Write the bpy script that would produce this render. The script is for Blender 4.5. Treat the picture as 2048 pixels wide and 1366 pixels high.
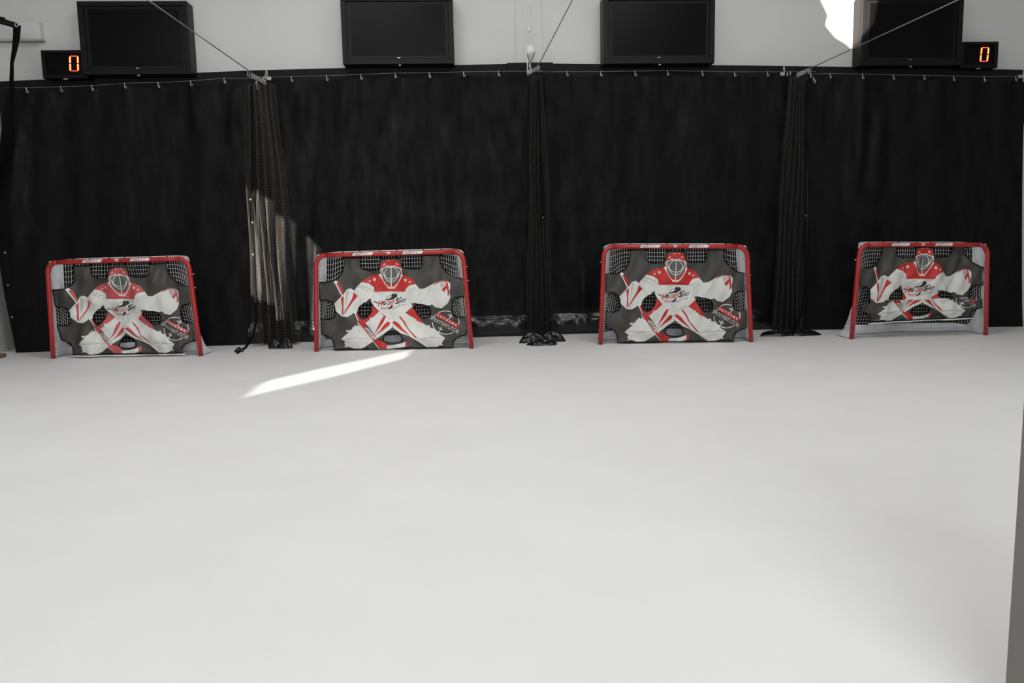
import bpy, math, random
from mathutils import Vector, Matrix
from mathutils.geometry import delaunay_2d_cdt
random.seed(7)
for o in list(bpy.data.objects): bpy.data.objects.remove(o)
scene = bpy.context.scene
COL = scene.collection
R = math.radians
V = Vector

# ------------------------------------------------------------ camera
YAW, PITCH, ROLL, CAMH, FPX = R(3.5), R(7.7), R(1.1), 1.55, 1653.0
Fw = V((math.sin(YAW)*math.cos(PITCH), math.cos(YAW)*math.cos(PITCH), -math.sin(PITCH)))
R0 = V((math.cos(YAW), -math.sin(YAW), 0)); U0 = R0.cross(Fw)
Rt = R0*math.cos(ROLL) - U0*math.sin(ROLL); Up = R0*math.sin(ROLL) + U0*math.cos(ROLL)
CAMP = V((0, 0, CAMH))
cd = bpy.data.cameras.new('camera'); cam = bpy.data.objects.new('camera', cd); COL.objects.link(cam)
cd.sensor_width = 36.0; cd.lens = FPX/2048*36.0; cd.clip_start = 0.05; cd.clip_end = 200
m = Matrix((Rt, Up, -Fw)).transposed().to_4x4(); m.translation = CAMP
cam.matrix_world = m
scene.camera = cam

# ------------------------------------------------------------ world, lights, exposure
w = bpy.data.worlds.new('world'); scene.world = w; w.use_nodes = True
w.node_tree.nodes['Background'].inputs[0].default_value = (0.75, 0.85, 1.0, 1)
w.node_tree.nodes['Background'].inputs[1].default_value = 0.6
SUN_D = V((0.29, 0.957, -0.135)).normalized()
sl = bpy.data.lights.new('sun', 'SUN'); sl.energy = 13.0; sl.angle = R(0.2); sl.color = (1, 0.93, 0.82)
so = bpy.data.objects.new('sun', sl); COL.objects.link(so); so.location = (-4, -4, 9)
so.rotation_euler = SUN_D.to_track_quat('-Z', 'Y').to_euler()
def area(name, loc, size, energy, color=(1, .985, .96), aim=None):
    l = bpy.data.lights.new(name, 'AREA'); l.shape = 'RECTANGLE'; l.size, l.size_y = size
    l.energy = energy; l.color = color
    o = bpy.data.objects.new(name, l); COL.objects.link(o); o.location = loc
    if aim: o.rotation_euler = (V(aim)-V(loc)).to_track_quat('-Z', 'Y').to_euler()
    return o
LAMPS = [((-1.6, 8.2, 6.4), (1.6, .6), 62), ((2.9, 8.2, 6.4), (1.6, .6), 56),
         ((-5.0, 7.0, 5.4), (1.2, .6), 24), ((6.5, 6.3, 4.8), (1.2, .6), 13),  # outer pair: added fill to brighten the floor at the sides
         ((-2.2, 3.6, 6.6), (2.5, 1.0), 58), ((2.8, 3.6, 6.6), (2.5, 1.0), 58)]
for i, (p, s, e) in enumerate(LAMPS):
    area('lane_lamp_and_fill', p, s, e)
area('rear_daylight', (0.6, -5.2, 3.6), (6.0, 2.6), 420, (.97, .98, 1.0), aim=(0.8, 12, 2.0))
scene.view_settings.view_transform = 'Standard'; scene.view_settings.look = 'None'
scene.view_settings.gamma = 1.0; scene.view_settings.use_curve_mapping = False
scene.view_settings.exposure = 0.52

# ------------------------------------------------------------ pixel -> world
def ray(x, y): return Fw*FPX + Rt*(x-1024) - Up*(y-683)
def at(x, y, Y): d = ray(x, y); return CAMP + d*(Y/d.y)
def onfloor(x, y, z=0.0): d = ray(x, y); return CAMP + d*((z-CAMH)/d.z)

# ------------------------------------------------------------ materials
MATS = {}
def mat(name, color, rough=.5, metal=0.0, spec=.5, noise=None, bump=None, emit=None, coat=0.0, var=None, stretch=None):
    if name in MATS: return MATS[name]
    M = bpy.data.materials.new(name); M.use_nodes = True; nt = M.node_tree; N = nt.nodes; L = nt.links
    b = N['Principled BSDF']
    b.inputs['Base Color'].default_value = (*color, 1); b.inputs['Roughness'].default_value = rough
    b.inputs['Metallic'].default_value = metal; b.inputs['Specular IOR Level'].default_value = spec
    b.inputs['Coat Weight'].default_value = coat
    tc = N.new('ShaderNodeTexCoord'); mp = N.new('ShaderNodeMapping'); L.new(tc.outputs['Object'], mp.inputs[0])
    if stretch: mp.inputs['Scale'].default_value = stretch
    if noise:   # (scale, amount): colour variation
        n = N.new('ShaderNodeTexNoise'); n.inputs['Scale'].default_value = noise[0]; n.inputs['Detail'].default_value = 6
        L.new(mp.outputs[0], n.inputs['Vector'])
        r = N.new('ShaderNodeMapRange'); r.inputs[1].default_value = .3; r.inputs[2].default_value = .7
        r.inputs[3].default_value = 1-noise[1]; r.inputs[4].default_value = 1+noise[1]
        L.new(n.outputs[0], r.inputs[0])
        mx = N.new('ShaderNodeVectorMath'); mx.operation = 'SCALE'; mx.inputs[0].default_value = color
        L.new(r.outputs[0], mx.inputs['Scale']); L.new(mx.outputs[0], b.inputs['Base Color'])
    if bump:    # (scale, strength, distance)
        n = N.new('ShaderNodeTexNoise'); n.inputs['Scale'].default_value = bump[0]; n.inputs['Detail'].default_value = 4
        L.new(mp.outputs[0], n.inputs['Vector'])
        bp = N.new('ShaderNodeBump'); bp.inputs['Strength'].default_value = bump[1]; bp.inputs['Distance'].default_value = bump[2]
        L.new(n.outputs[0], bp.inputs['Height']); L.new(bp.outputs[0], b.inputs['Normal'])
    if var:     # (scale, lo, hi): roughness variation
        n = N.new('ShaderNodeTexNoise'); n.inputs['Scale'].default_value = var[0]; n.inputs['Detail'].default_value = 8
        L.new(mp.outputs[0], n.inputs['Vector'])
        r = N.new('ShaderNodeMapRange'); r.inputs[1].default_value = .35; r.inputs[2].default_value = .65
        r.inputs[3].default_value = var[1]; r.inputs[4].default_value = var[2]
        L.new(n.outputs[0], r.inputs[0]); L.new(r.outputs[0], b.inputs['Roughness'])
    if emit:
        b.inputs['Emission Color'].default_value = (*emit[0], 1); b.inputs['Emission Strength'].default_value = emit[1]
    MATS[name] = M
    return M
ice = mat('synthetic_ice', (.80, .80, .80), .55, spec=.25, noise=(1.4, .022), bump=(9, .08, .01))
plaster = mat('white_plaster', (.66, .66, .65), .8, spec=.2, noise=(1.3, .02), bump=(40, .05, .005))
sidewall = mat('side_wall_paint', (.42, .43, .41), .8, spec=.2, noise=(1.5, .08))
shell = mat('hall_paint', (.5, .5, .5), .9)
jamb_m = mat('jamb_paint', (.20, .185, .17), .8, noise=(3, .04))
band_m = mat('black_board', (.010, .010, .010), .7, spec=.2, noise=(6, .2))
vinyl = mat('black_vinyl', (.0048, .0050, .0054), .6, spec=.09, noise=(8, .5), bump=(5, .35, .03), var=(7, .42, .7), stretch=(1, 1, .35))
hemv = mat('glossy_black_hem', (.007, .007, .008), .2, spec=.5, bump=(10, .8, .04), stretch=(.35, 1, 1))
strap_m = mat('black_webbing', (.0035, .0035, .004), .85, spec=.08)
blackplastic = mat('black_plastic', (.005, .005, .005), .45, spec=.2)
bezel_m = mat('black_bezel', (.007, .007, .007), .5, spec=.2)
screen_m = mat('dark_screen', (.003, .003, .0035), .3, spec=.12)
red_paint = mat('red_enamel', (.37, .015, .014), .35, spec=.5, noise=(14, .10), coat=.15)
white_tube = mat('white_enamel', (.70, .70, .70), .4)
white_pad = mat('white_vinyl', (.74, .75, .78), .5, noise=(9, .06), bump=(20, .3, .01))
cord = mat('white_cord', (.68, .68, .67), .8)
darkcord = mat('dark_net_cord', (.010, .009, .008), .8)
suncord = mat('sunlit_net_cord', (.050, .045, .038), .8)  # lighter copy of the dark cord: its sunlit look put into the colour
steel = mat('zinc_steel', (.60, .60, .60), .35, metal=.9)
cable_m = mat('grey_cable', (.28, .28, .28), .5, metal=.3)
brass = mat('brass_grommet', (.32, .26, .14), .5, metal=.6)
pulley_m = mat('white_rope_plastic', (.72, .72, .72), .5)
wood = mat('brown_wood', (.16, .10, .06), .7, noise=(8, .2))
led = mat('red_led', (.8, .05, .01), .5, emit=((1, .045, .01), 2.6))
led_hot = mat('led_core', (1, .6, .2), .5, emit=((1, .26, .05), 5))
stick_w = mat('sticker_white', (.72, .72, .72), .5)
stick_k = mat('sticker_black', (.02, .02, .02), .5)
stick_r = mat('sticker_red', (.55, .04, .04), .5)
stick_p = mat('sticker_pink', (.70, .36, .36), .5)
tag_m = mat('grey_plate', (.35, .37, .37), .5, metal=.3)
BN = dict(rough=.48, spec=.35)
def banner_mats(lightwash):
    f = 'lightwash_' if lightwash else ''
    rd = (.50, .085, .09) if lightwash else (.48, .024, .021)  # paler, pinker red: shadow and reflection wash put into the colour
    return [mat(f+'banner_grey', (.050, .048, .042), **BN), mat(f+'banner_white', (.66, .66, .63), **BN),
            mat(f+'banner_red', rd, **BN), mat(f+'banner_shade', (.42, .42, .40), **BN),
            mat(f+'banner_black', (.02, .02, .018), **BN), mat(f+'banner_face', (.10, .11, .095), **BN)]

# ------------------------------------------------------------ mesh helpers
class MB:
    def __init__(s): s.v = []; s.f = []; s.m = []; s.mats = []
    def mi(s, m):
        if m not in s.mats: s.mats.append(m)
        return s.mats.index(m)
    def face(s, pts, m):
        i = len(s.v); s.v += [tuple(p) for p in pts]; s.f.append(tuple(range(i, i+len(pts)))); s.m.append(s.mi(m))
    def box(s, lo, hi, m, bev=0):
        x0, y0, z0 = lo; x1, y1, z1 = hi; i = len(s.v); k = s.mi(m)
        s.v += [(x0,y0,z0),(x1,y0,z0),(x1,y1,z0),(x0,y1,z0),(x0,y0,z1),(x1,y0,z1),(x1,y1,z1),(x0,y1,z1)]
        for q in ((0,3,2,1),(4,5,6,7),(0,1,5,4),(1,2,6,5),(2,3,7,6),(3,0,4,7)): s.f.append(tuple(i+a for a in q)); s.m.append(k)
    def hexa(s, p, m):   # 8 points, bottom 4 then top 4
        i = len(s.v); k = s.mi(m); s.v += [tuple(a) for a in p]
        for q in ((0,3,2,1),(4,5,6,7),(0,1,5,4),(1,2,6,5),(2,3,7,6),(3,0,4,7)): s.f.append(tuple(i+a for a in q)); s.m.append(k)
    def tube(s, pts, r, m, n=8, caps=True, closed=False, flat=1.0, flatdir=None):
        pts = [V(p) for p in pts]; N = len(pts); i0 = len(s.v); k = s.mi(m)
        prev = None
        for j, p in enumerate(pts):
            a = pts[(j-1) % N] if (closed or j > 0) else p; b = pts[(j+1) % N] if (closed or j < N-1) else p
            t = (b-a)
            t = t.normalized() if t.length > 1e-9 else V((0,0,1))
            if prev is None:
                ref = V((0,0,1)) if abs(t.z) < .9 else V((0,1,0))
                if flatdir: ref = V(flatdir)
                nx = t.cross(ref).normalized()
            else:
                nx = (prev - t*prev.dot(t)).normalized()
            prev = nx; ny = t.cross(nx)
            rr = r[j] if isinstance(r, (list, tuple)) else r
            for q in range(n):
                an = 2*math.pi*q/n
                s.v.append(tuple(p + nx*(math.cos(an)*rr) + ny*(math.sin(an)*rr*flat)))
        M = N if closed else N-1
        for j in range(M):
            for q in range(n):
                a = i0+j*n+q; b = i0+j*n+(q+1) % n; jj = (j+1) % N
                s.f.append((a, b, i0+jj*n+(q+1) % n, i0+jj*n+q)); s.m.append(k)
        if caps and not closed:
            s.f.append(tuple(i0+q for q in range(n))[::-1]); s.m.append(k)
            s.f.append(tuple(i0+(N-1)*n+q for q in range(n))); s.m.append(k)
    def grid(s, fn, nu, nv, m):
        i = len(s.v); k = s.mi(m)
        for a in range(nu+1):
            for b in range(nv+1): s.v.append(tuple(fn(a/nu, b/nv)))
        for a in range(nu):
            for b in range(nv):
                q = i+a*(nv+1)+b; s.f.append((q, q+nv+1, q+nv+2, q+1)); s.m.append(k)
    def torus(s, c, r, rr, ax, m, n=10, k=5):
        ax = V(ax).normalized(); ref = V((0,0,1)) if abs(ax.z) < .9 else V((1,0,0))
        a = ax.cross(ref).normalized(); b = ax.cross(a)
        s.tube([V(c)+a*(r*math.cos(2*math.pi*i/n))+b*(r*math.sin(2*math.pi*i/n)) for i in range(n)], rr, m, n=k, closed=True)
    def build(s, name, parent=None, smooth=False, bevel=0):
        me = bpy.data.meshes.new(name); me.from_pydata(s.v, [], s.f)
        for q in s.mats: me.materials.append(q)
        me.polygons.foreach_set('material_index', s.m)
        if smooth: me.polygons.foreach_set('use_smooth', [True]*len(s.f))
        me.update(); o = bpy.data.objects.new(name, me); COL.objects.link(o)
        if parent: o.parent = parent
        if bevel:
            b = o.modifiers.new('bevel', 'BEVEL'); b.width = bevel; b.segments = 2; b.limit_method = 'ANGLE'
        return o
def thing(name, label, cat, loc=(0,0,0), group=None):
    o = bpy.data.objects.new(name, None); COL.objects.link(o); o.location = loc; o.empty_display_size = .1
    tag(o, label, cat, group); return o
def tag(o, label, cat, group=None):
    o['label'] = label; o['category'] = cat
    if group: o['group'] = group
def struct(o): o['kind'] = 'structure'; return o
def recenter(o, c):
    """move the mesh origin to c (world) without moving the mesh"""
    c = V(c); o.data.transform(Matrix.Translation(-c)); o.location = c
def child_fix(o, root):
    """mesh data given in world coordinates: parent it to a root standing elsewhere"""
    o.data.transform(root.matrix_basis.inverted()); o.parent = root
    return o
def lerp(a, b, t): return a+(b-a)*t
def interp(xs, ys, x):
    if x <= xs[0]: return ys[0]
    for i in range(len(xs)-1):
        if x <= xs[i+1]: return lerp(ys[i], ys[i+1], (x-xs[i])/(xs[i+1]-xs[i]))
    return ys[-1]

# ------------------------------------------------------------ structure
WY = 12.35; XL = -6.35; XR = 9.2; ZC = 8.0; YB = -6.0; XL2 = -12.5; YJ = 6.0
b = MB(); b.box((XL2-.3, YB-.3, -.12), (XR+.3, WY+.3, 0), ice); struct(b.build('floor'))
b = MB(); b.box((XL2-.3, YB-.3, ZC), (XR+.3, WY+.3, ZC+.15), shell); struct(b.build('ceiling'))
b = MB(); b.box((XL-.2, WY, 0), (XR+.2, WY+.2, ZC), plaster); wf = struct(b.build('wall_front'))
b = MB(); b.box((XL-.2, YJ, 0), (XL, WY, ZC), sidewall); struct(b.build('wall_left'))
b = MB(); b.box((XL2-.2, YJ-.2, 0), (XL, YJ, ZC), shell); struct(b.build('wall_left_added_jog'))  # unseen jog, added so the sun beam clears the left wall
b = MB(); b.box((XL2-.2, YB, 0), (XL2, YJ-.2, ZC), shell); struct(b.build('wall_left_added_side'))  # unseen outer side of the added jog, widening the room for the sun
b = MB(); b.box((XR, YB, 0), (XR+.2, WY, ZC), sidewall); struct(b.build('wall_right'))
# unseen rear wall; holes shaped so the low sun draws its lit patches
def back_hole(pts):
    out = []
    for p in pts:
        t = (p.y-YB)/SUN_D.y; q = p-SUN_D*t; out.append((q.x, q.z))
    return out
CY = 11.95
holes = [back_hole([onfloor(493, 793), onfloor(528, 763), onfloor(640, 737), onfloor(824, 699), onfloor(812, 716), onfloor(660, 755)]),
         back_hole([at(489, 372, 11.7), at(512, 384, 11.7), at(541, 402, 11.7), at(545, 610, 11.7), at(520, 600, 11.7), at(487, 575, 11.7)]),
         back_hole([at(574, 434, CY), at(588, 446, CY), at(584, 640, CY), at(570, 640, CY)]),
         back_hole([at(610, 470, CY), at(638, 496, CY), at(634, 672, CY), at(622, 668, CY)]),
         back_hole([at(1634, -60, WY), at(1760, -60, WY), at(1740, 60, WY), at(1706, 98, WY), at(1690, 84, WY), at(1672, 74, WY), at(1652, 50, WY), at(1657, 30, WY), at(1643, 0, WY)])]
pts = [(XL2-.2, 0), (XR+.2, 0), (XR+.2, ZC), (XL2-.2, ZC)]; edges = [(0,1),(1,2),(2,3),(3,0)]
for h in holes:
    i = len(pts); pts += h; edges += [(i+k, i+(k+1) % len(h)) for k in range(len(h))]
def inside(poly, x, y):
    c = False; n = len(poly); j = n-1
    for i in range(n):
        xi, yi = poly[i]; xj, yj = poly[j]
        if (yi > y) != (yj > y) and x < (xj-xi)*(y-yi)/(yj-yi)+xi: c = not c
        j = i
    return c
cv, ce, cf, *_ = delaunay_2d_cdt([V(p) for p in pts], edges, [], 0, 1e-5)
b = MB()
for f in cf:
    c = sum((cv[i] for i in f), V((0,0)))/3
    if any(inside(h, c.x, c.y) for h in holes): continue
    b.face([(cv[i].x, YB, cv[i].y) for i in f], shell); b.face([(cv[i].x, YB-.02, cv[i].y) for i in f][::-1], shell)
struct(b.build('wall_back'))
# pale pilaster strip with its joint, above the black boards
b = MB(); p0 = at(1031, 60, WY); p1 = at(1083, 60, WY)
b.box((p0.x, WY-.022, 3.4), (p1.x, WY+.01, ZC), plaster); struct(b.build('trim_1'))
# black boards above the curtains
def board(name, xa, ya, xb, yb, zlow, thick):
    A = at(xa, ya, WY-thick); B = at(xb, yb, WY-thick); b = MB()
    b.hexa([(A.x, WY-thick, zlow), (B.x, WY-thick, zlow), (B.x, WY, zlow), (A.x, WY, zlow),
            (A.x, WY-thick, A.z), (B.x, WY-thick, B.z), (B.x, WY, B.z), (A.x, WY, A.z)], band_m)
    return struct(b.build(name, bevel=.004))
board('trim_2', -30, 164, 505, 140.5, 3.0, .05)
board('trim_3', 505, 140.5, 1016, 127.5, 3.0, .05)
board('trim_4', 1104, 127, 1560, 131.5, 3.0, .05)
board('trim_5', 1560, 131.5, 2120, 140.5, 3.0, .05)
board('trim_6', 1014, 125.5, 1106, 124.5, 3.0, .08)
# wall edge close to the camera, right of frame
J = at(2008, 1366, 2.3); b = MB(); b.box((J.x, 2.2, 0), (J.x+.9, 2.3, 4.2), jamb_m)
struct(b.build('trim_7', bevel=.01))

# wall ledge at the upper left
root = thing('wall_duct', 'pale grey cable duct on the wall in the upper left corner', 'duct', at(40, 60, WY))
A = at(-25, 40, WY-.1); B = at(82, 78, WY-.1)
b = MB(); b.box((A.x, WY-.10, B.z), (B.x, WY, A.z-.02), plaster); child_fix(b.build('duct_body', bevel=.006), root)
b = MB(); b.box((A.x, WY-.13, B.z-.03), (B.x+.02, WY, B.z), sidewall); child_fix(b.build('lower_lip', bevel=.004), root)

# ------------------------------------------------------------ televisions
def tv(label, xa, xb, yb, topz, depth, led_px=None):
    """outer front rectangle from pixel xa..xb, bottom edge pixel yb"""
    fy = WY-depth
    A = at(xa, yb, fy); B = at(xb, yb-2, fy); x0, x1 = A.x, B.x; z0 = (A.z+B.z)/2; z1 = topz
    root = thing('television', label, 'television', ((x0+x1)/2, WY, z0), 'black televisions above the curtains')
    P = lambda o: child_fix(o, root)
    t = .05
    b = MB(); b.box((x0, fy+.06, z0), (x1, WY-.03, z1), blackplastic); P(b.build('housing', bevel=.01))
    fr = MB()
    P_ = [((x0, fy, z0), (x1, fy+.07, z0+.07)), ((x0, fy, z1-.06), (x1, fy+.07, z1)),
          ((x0, fy, z0+.07), (x0+.07, fy+.07, z1-.06)), ((x1-.07, fy, z0+.07), (x1, fy+.07, z1-.06))]
    for k, (lo, hi) in enumerate(P_):
        q = MB(); q.box(lo, hi, bezel_m); P(q.build('frame_bar', bevel=.006))
    b = MB(); b.box((x0+.07, fy+.035, z0+.07), (x1-.07, fy+.055, z1-.06), bezel_m)
    P(b.build('screen_bezel'))
    b = MB(); b.box((x0+.13, fy+.030, z0+.12), (x1-.12, fy+.036, z1-.10), screen_m); P(b.build('screen'))
    cx = (x0+x1)/2
    b = MB(); b.box((cx-.02, fy+.026, z0+.085), (cx+.02, fy+.034, z0+.095), steel); P(b.build('badge'))
    b = MB(); b.tube([(cx-.01, fy+.02, z0-.012), (cx+.03, fy+.02, z0-.012)], .012, steel, n=8); P(b.build('latch', smooth=True))
    b = MB(); b.box((cx-.4, WY-.05, z0+.2), (cx+.4, WY, z1-.2), blackplastic); P(b.build('wall_bracket'))
    return root
ZT = lambda x, y: at(x, y, WY-.3).z
tv('black television at the far left, beside the left scoreboard', 165, 383, 150, ZT(270, 2), .30)
tv('black television above the second hockey goal, left of the white pulley', 686, 909, 129, ZT(800, -6), .34)
tv('black television above the third hockey goal, right of the white pulley', 1208, 1429, 128, ZT(1320, -8), .34)
tv('black television at the far right with sunlight on its left side', 1721, 1922, 132, ZT(1820, -10), .30)

# ------------------------------------------------------------ scoreboards
def scoreboard(label, xa, xb, ya, yb, dx, dy, depth):
    fy = WY-depth; A = at(xa, yb, fy); B = at(xb, ya, fy)
    x0, x1, z0, z1 = A.x, B.x, A.z, B.z
    root = thing('scoreboard', label, 'scoreboard', ((x0+x1)/2, WY, z0), 'red digit scoreboards')
    P = lambda o: child_fix(o, root)
    b = MB(); b.box((x0, fy+.05, z0), (x1, WY-.02, z1), blackplastic); P(b.build('case', bevel=.008))
    for lo, hi in (((x0, fy, z0), (x1, fy+.06, z0+.05)), ((x0, fy, z1-.035), (x1, fy+.06, z1)),
                   ((x0, fy, z0+.05), (x0+.045, fy+.06, z1-.035)), ((x1-.045, fy, z0+.05), (x1, fy+.06, z1-.035))):
        q = MB(); q.box(lo, hi, blackplastic); P(q.build('rim', bevel=.004))
    b = MB(); b.box((x0+.045, fy+.035, z0+.05), (x1-.045, fy+.045, z1-.035), screen_m); P(b.build('display_panel'))
    c = at(dx, dy, fy+.03); hw, hh, g = .052, .098, .008
    segs = [((-hw+g, hh), (hw-g, hh)), ((-hw+g, -hh), (hw-g, -hh)), ((-hw, g), (-hw, hh-g)), ((hw, g), (hw, hh-g)),
            ((-hw, -hh+g), (-hw, -g)), ((hw, -hh+g), (hw, -g))]
    for (ax, az), (bx, bz) in segs:
        q = MB(); sl_ = .06
        q.tube([(c.x+ax+az*sl_, fy+.031, c.z+az), (c.x+bx+bz*sl_, fy+.031, c.z+bz)], .0125, led, n=6, flat=.4)
        q.tube([(c.x+ax+az*sl_, fy+.026, c.z+az), (c.x+bx+bz*sl_, fy+.026, c.z+bz)], .0055, led_hot, n=4, flat=.6)
        P(q.build('digit_segment'))
    b = MB(); b.box(((x0+x1)/2-.03, fy+.01, z0-.015), ((x0+x1)/2+.03, fy+.05, z0), steel); P(b.build('catch'))
scoreboard('small black scoreboard showing a red 0, left of the leftmost television', 86, 170, 100, 157, 148, 127, .26)
scoreboard('small black scoreboard showing a red 0, right of the rightmost television', 1921, 1998, 83, 136, 1969, 109, .26)

# ------------------------------------------------------------ curtains
def curtain(label, hooks, ends, Ya, Yb, left_edge=None, hem=None, seed=0, nu=110, nv=70, lfolds=(), grommets=False):
    """hooks: list of pixel points of the top hooks; ends: pixel x of both ends at the top and at the floor"""
    (tl, tr, bl, br) = ends
    rnd = random.Random(seed)
    Yof = lambda s: lerp(Ya, Yb, s)
    hp = [at(x, y, lerp(Ya, Yb, (x-tl)/(tr-tl))) for x, y in hooks]
    hx = [p.x for p in hp]; hz = [p.z for p in hp]
    TL = at(tl, 160, Ya); TR = at(tr, 160, Yb)
    def floor_x(px, Y):   # x on the floor line under pixel column px at depth Y
        lo, hi = 600, 760
        for _ in range(30):
            mid = (lo+hi)/2
            if onfloor(px, mid).y > Y: lo = mid
            else: hi = mid
        return onfloor(px, (lo+hi)/2).x
    BL = floor_x(bl, Ya); BR = floor_x(br, Yb)
    slope = (hz[-1]-hz[0])/(hx[-1]-hx[0])
    def ztop(x):
        if x < hx[0]: return hz[0]-.25*(hx[0]-x)*.1
        if x > hx[-1]: return hz[-1]
        for i in range(len(hx)-1):
            if x <= hx[i+1]:
                t = (x-hx[i])/(hx[i+1]-hx[i]); return lerp(hz[i], hz[i+1], t)-.022*math.sin(math.pi*t)-.02
    fr = [(rnd.uniform(.6, 1.3), rnd.uniform(0, 6), .012), (rnd.uniform(2.1, 3.1), rnd.uniform(0, 6), .014), (rnd.uniform(4.5, 7), rnd.uniform(0, 6), .008)]
    tilt = rnd.uniform(-.12, .12)
    def S(u, v):     # v 0 floor .. 1 top
        xt = lerp(TL.x, TR.x, u); xb = lerp(BL, BR, u)
        x = lerp(xb, xt, v)
        if left_edge: x += left_edge(v)*(1-u)**6
        zt = ztop(xt); z = v*zt
        X = x + tilt*z
        y = Yof(u)
        for f, p, a in fr: y += a*math.sin(f*X*2+p+.5*math.sin(z*.9+p))*(.4+.6*v)
        # pinches below each hook
        for h in hx:
            d = (xt-h)
            y += -.03*math.exp(-(d/.06)**2)*v**14 + .012*math.cos(min(abs(d)/.22, 1)*math.pi)*v**5
        for (c, wd, am, v0, v1) in lfolds:
            if v0 < v < v1:
                y -= am*math.exp(-((u-c-(v-.5)*.02)/wd)**2)*math.sin(math.pi*(v-v0)/(v1-v0))
        if hem and v < .09:
            q = v/.09; y -= hem*math.sin(math.pi*min(1, q))**.8*(1+.35*math.sin(X*3.1+seed)+.25*math.sin(X*11+seed*2))
        else:
            y -= .03*(1-v)**8
        return V((x, y, max(z, .004)))
    root = thing('vinyl_curtain', label, 'curtain', ((BL+BR)/2, (Ya+Yb)/2, 0), 'black vinyl curtains along the back of the lanes')
    b = MB(); vs = [0, .012, .024, .036, .048, .06, .072, .084, .1]+[.1+.9*(i/nv) for i in range(1, nv+1)]
    i0 = 0
    for a in range(nu+1):
        for v in vs: b.v.append(tuple(S(a/nu, v)))
    nvv = len(vs); k = b.mi(vinyl); kh = b.mi(hemv)
    for a in range(nu):
        for c in range(nvv-1):
            q = a*nvv+c; b.f.append((q, q+nvv, q+nvv+1, q+1)); b.m.append(kh if (hem and vs[c] < .083) else k)
    child_fix(b.build('vinyl_sheet', smooth=True), root)
    for h, z in zip(hx, hz):
        s = (h-TL.x)/(TR.x-TL.x); y = S(s, 1).y-.012
        q = MB(); q.torus((h+.004, y-.004, z-.028), .013, .0042, (0, 1, 0), steel, n=10, k=4)
        q.tube([(h-.002, y, z+.03), (h-.010, y, z+.012), (h-.004, y, z-.016), (h+.004, y, z-.012)], .005, steel, n=5)
        child_fix(q.build('snap_hook', smooth=True), root)
    b = MB(); b.tube([V((x, S((x-TL.x)/(TR.x-TL.x), 1).y+.012, z+.028)) for x, z in zip([TL.x]+hx+[TR.x], [hz[0]]+hz+[hz[-1]])], .0022, cable_m, n=6)
    child_fix(b.build('top_cable', smooth=True), root)
    if grommets:
        for px, py in ((7, 441), (10, 505), (16, 570), (24, 634)):
            p = at(px, py, Ya-.03); q = MB(); q.torus(p, .011, .004, (0, 1, 0), steel, n=8, k=4); child_fix(q.build('grommet', smooth=True), root)
    return S
le = lambda v: -.35*math.sin(math.pi*min(1, v*1.1))*(1 if v < .9 else 1)
curtain('black vinyl curtain behind the leftmost hockey goal',
        [(62,182),(128,179),(191,177),(257,173),(322,171),(387,168),(454,163)], (18, 515, 35, 500), 11.70, 11.9, left_edge=lambda v: -.22*math.sin(math.pi*v), seed=3, grommets=True,
        lfolds=((.05, .03, .10, .3, .95), (.75, .03, .05, .8, 1.0), (.9, .02, .05, .75, 1.0)))
curtain('black vinyl curtain behind the second hockey goal, left of the middle net bundle',
        [(587,160),(656,157),(724,155),(792,152),(860,152),(928,150),(997,149)], (505, 1085, 500, 1085), 11.97, 12.06, hem=.09, seed=12,
        lfolds=((.10, .02, .03, .0, .75), (.16, .02, .05, .8, 1.0), (.22, .012, .07, .02, .6), (.3, .02, .04, .8, 1.0)))
curtain('black vinyl curtain behind the third hockey goal, right of the middle net bundle',
        [(1133,149),(1200,149),(1268,148),(1333,147),(1400,149),(1465,150),(1530,150)], (1068, 1628, 1070, 1632), 12.13, 11.98, hem=.08, seed=21,
        lfolds=((.28, .03, .05, .5, 1.0), (.18, .02, .06, .0, .3), (.93, .03, .06, .6, 1.0)))
curtain('black vinyl curtain behind the rightmost hockey goal',
        [(1655,153),(1717,155),(1780,156),(1840,157),(1900,158),(1962,159),(2022,159)], (1592, 2046, 1580, 2043), 11.86, 11.55, seed=33,
        lfolds=((.1, .02, .05, .7, 1.0), (.27, .03, .08, .5, 1.0), (.36, .03, .07, .5, .95)))
# dark sheet on the left side wall
b = MB()
def SC(u, v):
    y = lerp(10.2, 11.68, u); x = XL+.06+.05*math.sin(u*22+v*2)*(.5+.5*v)
    return V((x, y, lerp(2.05+.35*u, 3.78, v)))
b.grid(SC, 60, 20, vinyl); o = b.build('side_curtain', smooth=True); recenter(o, (XL+.06, 11, 2))
tag(o, 'narrow black vinyl sheet gathered on the side wall at the left edge', 'curtain')
# bracket and strap at the upper left
root = thing('strap_bracket', 'black bracket with a hanging black strap in the upper left corner', 'bracket', at(20, 200, 11.5))
b = MB(); b.tube([at(-30, 36, 11.4), at(8, 44, 11.45), at(36, 52, 11.5)], .038, blackplastic, n=8); child_fix(b.build('bracket_arm', bevel=.004), root)
b = MB(); b.tube([at(x, y, 11.5) for x, y in ((34, 50), (33, 75), (29, 100), (24, 125), (23, 170), (21, 220), (21, 300), (20, 350))], [.05, .045, .035, .024, .03, .012, .01, .01], strap_m, n=6, flat=.4, flatdir=(0, 1, 0)); child_fix(b.build('hanging_strap', smooth=True), root)
b = MB(); b.tube([at(x, y, 11.4) for x, y in ((-6, 40), (0, 35), (8, 36), (12, 44))], .012, blackplastic, n=6); child_fix(b.build('loop', smooth=True), root)
b = MB(); b.torus(at(33, 50, 11.45), .022, .007, (0, 1, 0), steel); child_fix(b.build('eyelet', smooth=True), root)

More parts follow.
